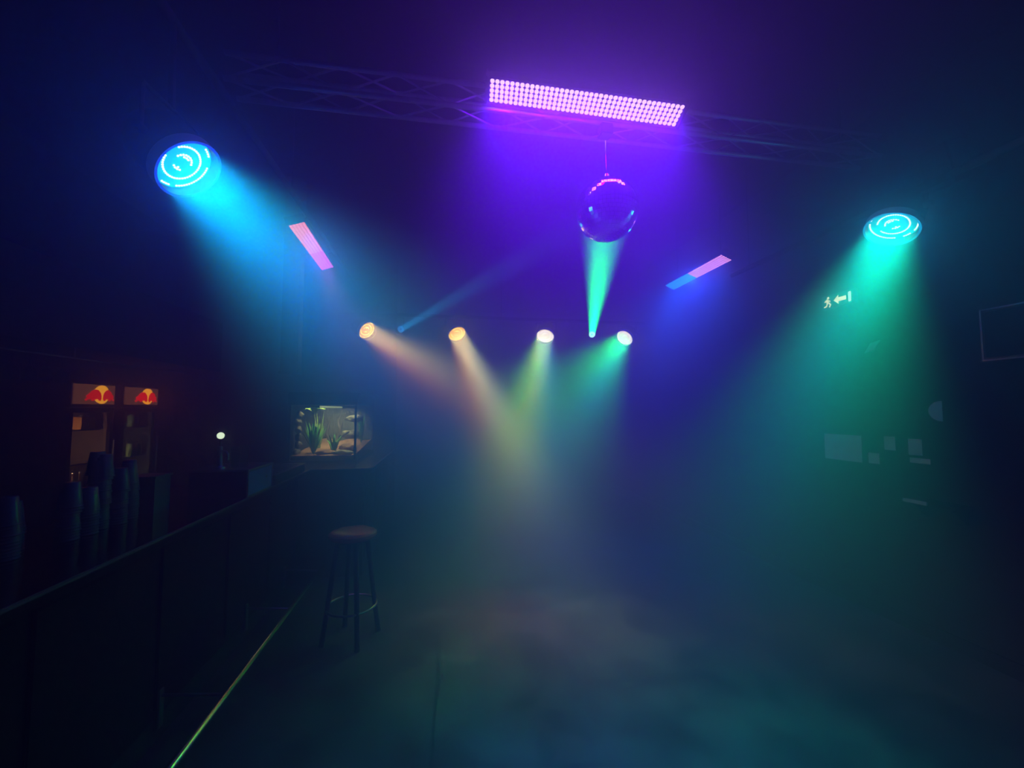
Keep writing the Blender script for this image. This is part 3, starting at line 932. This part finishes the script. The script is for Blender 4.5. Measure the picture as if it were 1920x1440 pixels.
def fridge(label, y0, y1, sun, bull, inner_light):
    w = y1 - y0
    yc = (y0 + y1) / 2
    xf = -3.2
    root = thing('bottle_fridge', label, 'fridge', (xf - 0.29, yc, 0), 'lit bottle fridges behind the bar')

    def q(x, y, z):
        return (x - (xf - 0.29), y - yc, z)
    xb = xf - 0.58
    MB().box(q(xb, y0, 0.0), q(xb + 0.02, y1, 1.95)).build('back_wall', M_fridge, root)
    for yy_ in (y0, y1 - 0.02):
        MB().box(q(xb + 0.02, yy_, 0.0), q(xf - 0.03, yy_ + 0.02, 1.72)).build('side_wall', M_fridge, root)
    MB().box(q(xb + 0.02, y0, 1.72), q(xf, y1, 1.95)).build('header', M_fridge, root)
    MB().box(q(xb + 0.02, y0 + 0.02, 0.0), q(xf - 0.03, y1 - 0.02, 0.22)).build('base', M_fridge, root)
    for yy_ in (y0 + 0.02, y1 - 0.026):
        MB().box(q(xb + 0.026, yy_, 0.22), q(xf - 0.035, yy_ + 0.006, 1.715)).build('liner', M_inner, root)
    MB().box(q(xb + 0.02, y0 + 0.026, 0.22), q(xb + 0.026, y1 - 0.026, 1.715)).build('liner', M_inner, root)
    sh = []
    for z in (0.55, 0.87, 1.19, 1.50):
        MB().box(q(xb + 0.03, y0 + 0.03, z), q(xf - 0.06, y1 - 0.03, z + 0.012)).build('shelf', M_steel, root)
    # curved light box panel with the emblem on it
    n = 12
    hw = w / 2 - 0.015

    def cur(s):
        return 0.012 + 0.03 * (1 - s * s)
    pv = []
    for i in range(n + 1):
        s = -1 + 2 * i / n
        pv += [q(xf + cur(s), yc - s * hw, 1.745), q(xf + cur(s), yc - s * hw, 1.925)]
    pn = MB().add(pv, [(2 * i, 2 * i + 2, 2 * i + 3, 2 * i + 1) for i in range(n)])
    pn.add([q(xf, yc + hw, 1.745), q(xf, yc - hw, 1.745), q(xf, yc - hw, 1.925), q(xf, yc + hw, 1.925)], [(0, 1, 2, 3)])
    pnl = pn.build('light_panel', panel_glow, root)

    def fr_(u, v, h):
        s = u / hw
        return Vector(q(xf + cur(max(-1, min(1, s))) + h, yc - u, 1.835 + v))
    disc = [(-0.03 + 0.098 * math.cos(2 * PI * k / 28), 0.086 * math.sin(2 * PI * k / 28)) for k in range(28)]
    MB().prism(disc, 0.001, 0.003, fr_).build('emblem_disc', sun, pnl)
    for s in (-1, 1):
        pl = [(-0.03 + s * (-x) * 0.195, y * 0.105 - 0.004) for x, y in BULL]
        MB().prism(pl, 0.003, 0.006, fr_).build('emblem_animal', bull, pnl)
    # door
    dr = MB()
    for (a, b) in (((y0, 0.2), (y1, 0.24)), ((y0, 1.67), (y1, 1.71)), ((y0, 0.24), (y0 + 0.035, 1.67)), ((y1 - 0.035, 0.24), (y1, 1.67))):
        dr.box(q(xf - 0.028, a[0], a[1]), q(xf, b[0], b[1]))
    d = dr.build('door_frame', M_fridge, root)
    MB().box(q(xf - 0.018, y0 + 0.035, 0.24), q(xf - 0.012, y1 - 0.035, 1.67)).build('door_glass', M_tank, d)
    MB().tube([q(xf + 0.03, y1 - 0.02, 1.0), q(xf + 0.03, y1 - 0.02, 1.4)], 0.009, 10).build('door_handle', M_steel, d)
    # upright light strip inside the near front corner, as these fridges have
    MB().box(q(xf - 0.055, y0 + 0.03, 0.3), q(xf - 0.04, y0 + 0.042, 1.66)).build('light_strip', M_paper, root)
    a = area('inner_light', root, frame_from((-0.7, 1.0, 0)), (0, 0, 0), inner_light[0], inner_light[1], 'RECTANGLE', 0.02, 1.3, 150)
    a.location = q(xf - 0.06, y0 + 0.045, 0.98)
    area('panel_light', root, frame_from((1, 0, 0)), (0, 0, 0), (1.0, 0.25, 0.06), inner_light[2], 'RECTANGLE', 0.4, 0.16, 160).location = q(xf + 0.06, yc, 1.835)
    return root


fridge('warm lit bottle fridge with a dimmer red and yellow header sign', 4.21, 4.70, sun_d, bull_d, ((1.0, 0.5, 0.3), 2.8, 0.008))
fridge('bottle fridge with a brighter red and yellow header sign', 4.81, 5.33, sun_y, bull_r, ((0.9, 0.9, 0.6), 1.0, 0.012))
M_or = mat('orange_carton', (0.9, 0.42, 0.14), rough=0.5, scale=10)
M_can = mat('yellow_can', (0.85, 0.75, 0.32), rough=0.35, scale=10)
for i, y in enumerate((4.46, 4.545)):
    k = thing('juice_carton', 'orange juice carton on the top shelf of the dimmer fridge', 'carton', (-3.30, y, 1.513), 'orange cartons in the fridge')
    MB().bbox((-0.035, -0.038, 0), (0.035, 0.038, 0.115), 0.003).build('box', M_or, k)
    MB().lathe([(0, 0.115), (0.014, 0.115), (0.014, 0.13), (0, 0.13)], 12).build('cap', M_paper, k)
for i, (y, z) in enumerate(((5.09, 1.513), (5.16, 1.513), (5.09, 1.203), (5.16, 1.203), (5.23, 1.203))):
    k = thing('drink_can', 'pale yellow drink can on the %s shelf of the brighter fridge' % ('top' if z > 1.4 else 'second'), 'can', (-3.30, y, z), 'yellow cans in the fridge')
    MB().lathe([(0, 0), (0.024, 0), (0.029, 0.008), (0.029, 0.115), (0.024, 0.125), (0, 0.125)], 20).build('body', M_can, k, None, True)
    MB().lathe([(0.021, 0.1255), (0.024, 0.1255), (0.024, 0.128), (0.021, 0.128)], 20).build('rim', M_steel, k, None, True)
for i in range(5):
    k = thing('dark_bottle', 'brown glass bottle on the middle shelf of the dimmer fridge', 'bottle', (-3.30, 4.34 + i * 0.072, 0.883), 'brown bottles in the fridge')
    MB().lathe([(0, 0), (0.028, 0), (0.03, 0.005), (0.03, 0.13), (0.013, 0.18), (0.012, 0.23), (0, 0.23)], 18).build('body', mat('brown_glass', (0.08, 0.03, 0.01), rough=0.15), k, None, True)
    MB().lathe([(0, 0.2305), (0.014, 0.2305), (0.014, 0.238), (0, 0.24)], 14).build('cap', M_steel, k)

# ------------------------------------------------------------------ notice wall
ex = thing('exit_sign', 'lit emergency exit sign with runner, arrow and door marks', 'exit sign', (X1, 3.215, 2.70))
EXW, EXH = 0.31, 0.125


def ef(u, v, h):
    # u to the viewer's right, v up, h out of the wall
    return Vector((-h, -u, v))


MB().prism([(-EXW / 2, -EXH / 2), (EXW / 2, -EXH / 2), (EXW / 2, EXH / 2), (-EXW / 2, EXH / 2)], 0.001, 0.045, ef).build('case', mat('sign_case', (0.35, 0.36, 0.35), rough=0.5), ex)
face = MB().prism([(-EXW / 2 + 0.006, -EXH / 2 + 0.006), (EXW / 2 - 0.006, -EXH / 2 + 0.006), (EXW / 2 - 0.006, EXH / 2 - 0.006), (-EXW / 2 + 0.006, EXH / 2 - 0.006)], 0.0455, 0.047, ef).build('face', glow('exit_green', (0.0, 0.62, 0.42), 0.25, (0.0, 0.15, 0.08)), ex)
Mw = glow('exit_white', (0.95, 0.9, 0.5), 2.6)
# runner: head, trunk, arms and legs
run = MB()
run.prism([(-0.088 + 0.012 * math.cos(2 * PI * k / 14), 0.036 + 0.012 * math.sin(2 * PI * k / 14)) for k in range(14)], 0.0475, 0.049, ef)
for poly_ in ([(-0.112, 0.022), (-0.090, 0.024), (-0.082, -0.012), (-0.104, -0.014)],
              [(-0.112, 0.022), (-0.130, 0.004), (-0.123, -0.002), (-0.104, 0.012)],
              [(-0.092, 0.020), (-0.066, 0.006), (-0.070, -0.003), (-0.094, 0.010)],
              [(-0.104, -0.012), (-0.114, -0.034), (-0.136, -0.040), (-0.134, -0.050), (-0.106, -0.044), (-0.092, -0.014)],
              [(-0.094, -0.012), (-0.074, -0.030), (-0.084, -0.052), (-0.074, -0.054), (-0.060, -0.028), (-0.082, -0.006)]):
    run.prism(poly_, 0.0475, 0.049, ef)
run.build('runner_mark', Mw, face)
MB().prism([(-0.035, 0.0), (0.012, 0.042), (0.012, 0.018), (0.085, 0.018), (0.085, -0.018), (0.012, -0.018), (0.012, -0.042)], 0.0475, 0.049, ef).build('arrow_mark', Mw, face)
MB().prism([(0.105, -0.045), (0.132, -0.045), (0.132, 0.045), (0.105, 0.045)], 0.0475, 0.049, ef).build('door_mark', glow('exit_door_white', (0.6, 1.0, 0.85), 2.2), face)
area('sign_light', ex, frame_from((-1, 0, 0)), (0, 0, 0), (0.5, 1.0, 0.7), 0.05, 'RECTANGLE', 0.28, 0.1, 160).location = (-0.055, 0, 0)


def notice(name, label, y0, y1, z0, z1, cat='notice', round_=False):
    yc, zc = (y0 + y1) / 2, (z0 + z1) / 2
    w, h = abs(y1 - y0), abs(z1 - z0)
    root = thing(name, label, cat, (X1, yc, zc), 'papers on the notice wall')
    if round_:
        pl = [(w / 2, -h / 2), (w / 2, h / 2)] + [(w / 2 - w * math.sin(PI * k / 12), h / 2 * math.cos(PI * k / 12)) for k in range(1, 12)]
        pl = [(u, v) for u, v in pl]
    else:
        pl = [(-w / 2, -h / 2), (w / 2, -h / 2), (w / 2, h / 2), (-w / 2, h / 2)]
    MB().prism(pl, 0.002, 0.004, ef).build('sheet', M_paper, root)
    for s in ((0,) if round_ else (-1, 1)):
        MB().tube([ef(s * (w / 2 - 0.015), h / 2 - 0.015, 0.0035), ef(s * (w / 2 - 0.015), h / 2 - 0.015, 0.009)], 0.005, 8).build('pin', M_steel, root)
    return root


notice('poster', 'large pale landscape poster on the wall below the exit sign', 3.45, 3.095, 1.235, 1.468, 'poster')
notice('notice_sheet', 'small upright sheet pinned on the wall beside the large poster', 2.905, 2.82, 1.366, 1.478)
notice('notice_sheet', 'square sheet pinned on the wall above the steel ledge', 2.725, 2.63, 1.345, 1.47)
notice('notice_sheet', 'low sheet pinned on the wall under the small upright one', 3.04, 2.95, 1.24, 1.33)
notice('notice_sheet', 'wide low sheet pinned on the wall under the square one', 2.72, 2.58, 1.285, 1.325)
notice('pennant', 'half round paper pennant pinned on the wall above the sheets', 2.575, 2.485, 1.61, 1.76, 'pennant', True)
pq = thing('wall_plaque', 'small pale plaque on the wall under the exit sign', 'plaque', (X1, 2.965, 2.23))
MB().prism([(-0.06, -0.05), (0.02, -0.035), (0.075, 0.045), (-0.005, 0.03)], 0.002, 0.012, ef).build('plate', M_paper, pq)
MB().tube([ef(0, 0, 0.011), ef(0, 0, 0.016)], 0.006, 8).build('screw', M_steel, pq)
ld = thing('wall_ledge', 'narrow steel edged drinks ledge on the notice wall', 'shelf', (X1, 2.50, 1.03))
MB().box((-0.16, -0.16, -0.02), (-0.001, 0.16, 0.0)).build('board', M_bar, ld)
MB().bbox((-0.172, 0.0, -0.024), (-0.16, 0.16, 0.003), 0.003).build('edge_strip', mat('ledge_edge_gleam', (0.35, 0.42, 0.55), rough=0.6, var=0.1, scale=20), ld)  # bluish gleam of the steel edge, painted as flat colour
for y in (-0.12, 0.12):
    MB().prism([(-0.16, 0.0), (0, 0.0), (0, -0.12)], y - 0.008, y + 0.008, lambda u, v, w: Vector((u * 0.95 - 0.001, w, v - 0.02))).build('bracket', M_black, ld)
tv = thing('wall_screen', 'dark switched off flat screen on the notice wall', 'screen', (X1, 1.86, 2.19))
MB().bbox((-0.06, -0.34, -0.17), (-0.02, 0.34, 0.17), 0.006).build('case', M_bplastic, tv)
MB().box((-0.062, -0.32, -0.15), (-0.0605, 0.32, 0.15)).build('panel', mat('screen_glass', (0.01, 0.01, 0.012), rough=0.1), tv)
MB().box((-0.02, -0.08, -0.08), (-0.001, 0.08, 0.08)).build('wall_mount', M_black, tv)
for (a, b) in (((-0.34, 0.163), (0.34, 0.172)), ((-0.34, -0.172), (0.34, -0.163)), ((0.333, -0.163), (0.342, 0.163)), ((-0.342, -0.163), (-0.333, 0.163))):
    MB().box((-0.064, a[0], a[1]), (-0.06, b[0], b[1])).build('bezel_strip', M_steel, tv)
spk = thing('wall_speaker', 'small black loudspeaker tilted down high on the notice wall', 'speaker', (X1, 2.28, 3.45))
rr = Matrix.Rotation(R(-18), 3, 'Y')
MB().bbox((-0.24, -0.09, -0.14), (-0.06, 0.09, 0.14), 0.01).build('cabinet', M_black, spk, rr)
MB().lathe([(0, 0), (0.02, 0.004), (0.06, 0.012), (0.068, 0.012), (0.068, 0)], 24).build('cone', M_bplastic, spk, rr @ frame_from((-1, 0, 0)), True, tuple(rr @ Vector((-0.241, 0, -0.05))))
MB().tube([(-0.07, 0, 0), (-0.001, 0, 0)], 0.012, 8).build('wall_arm', M_black, spk)
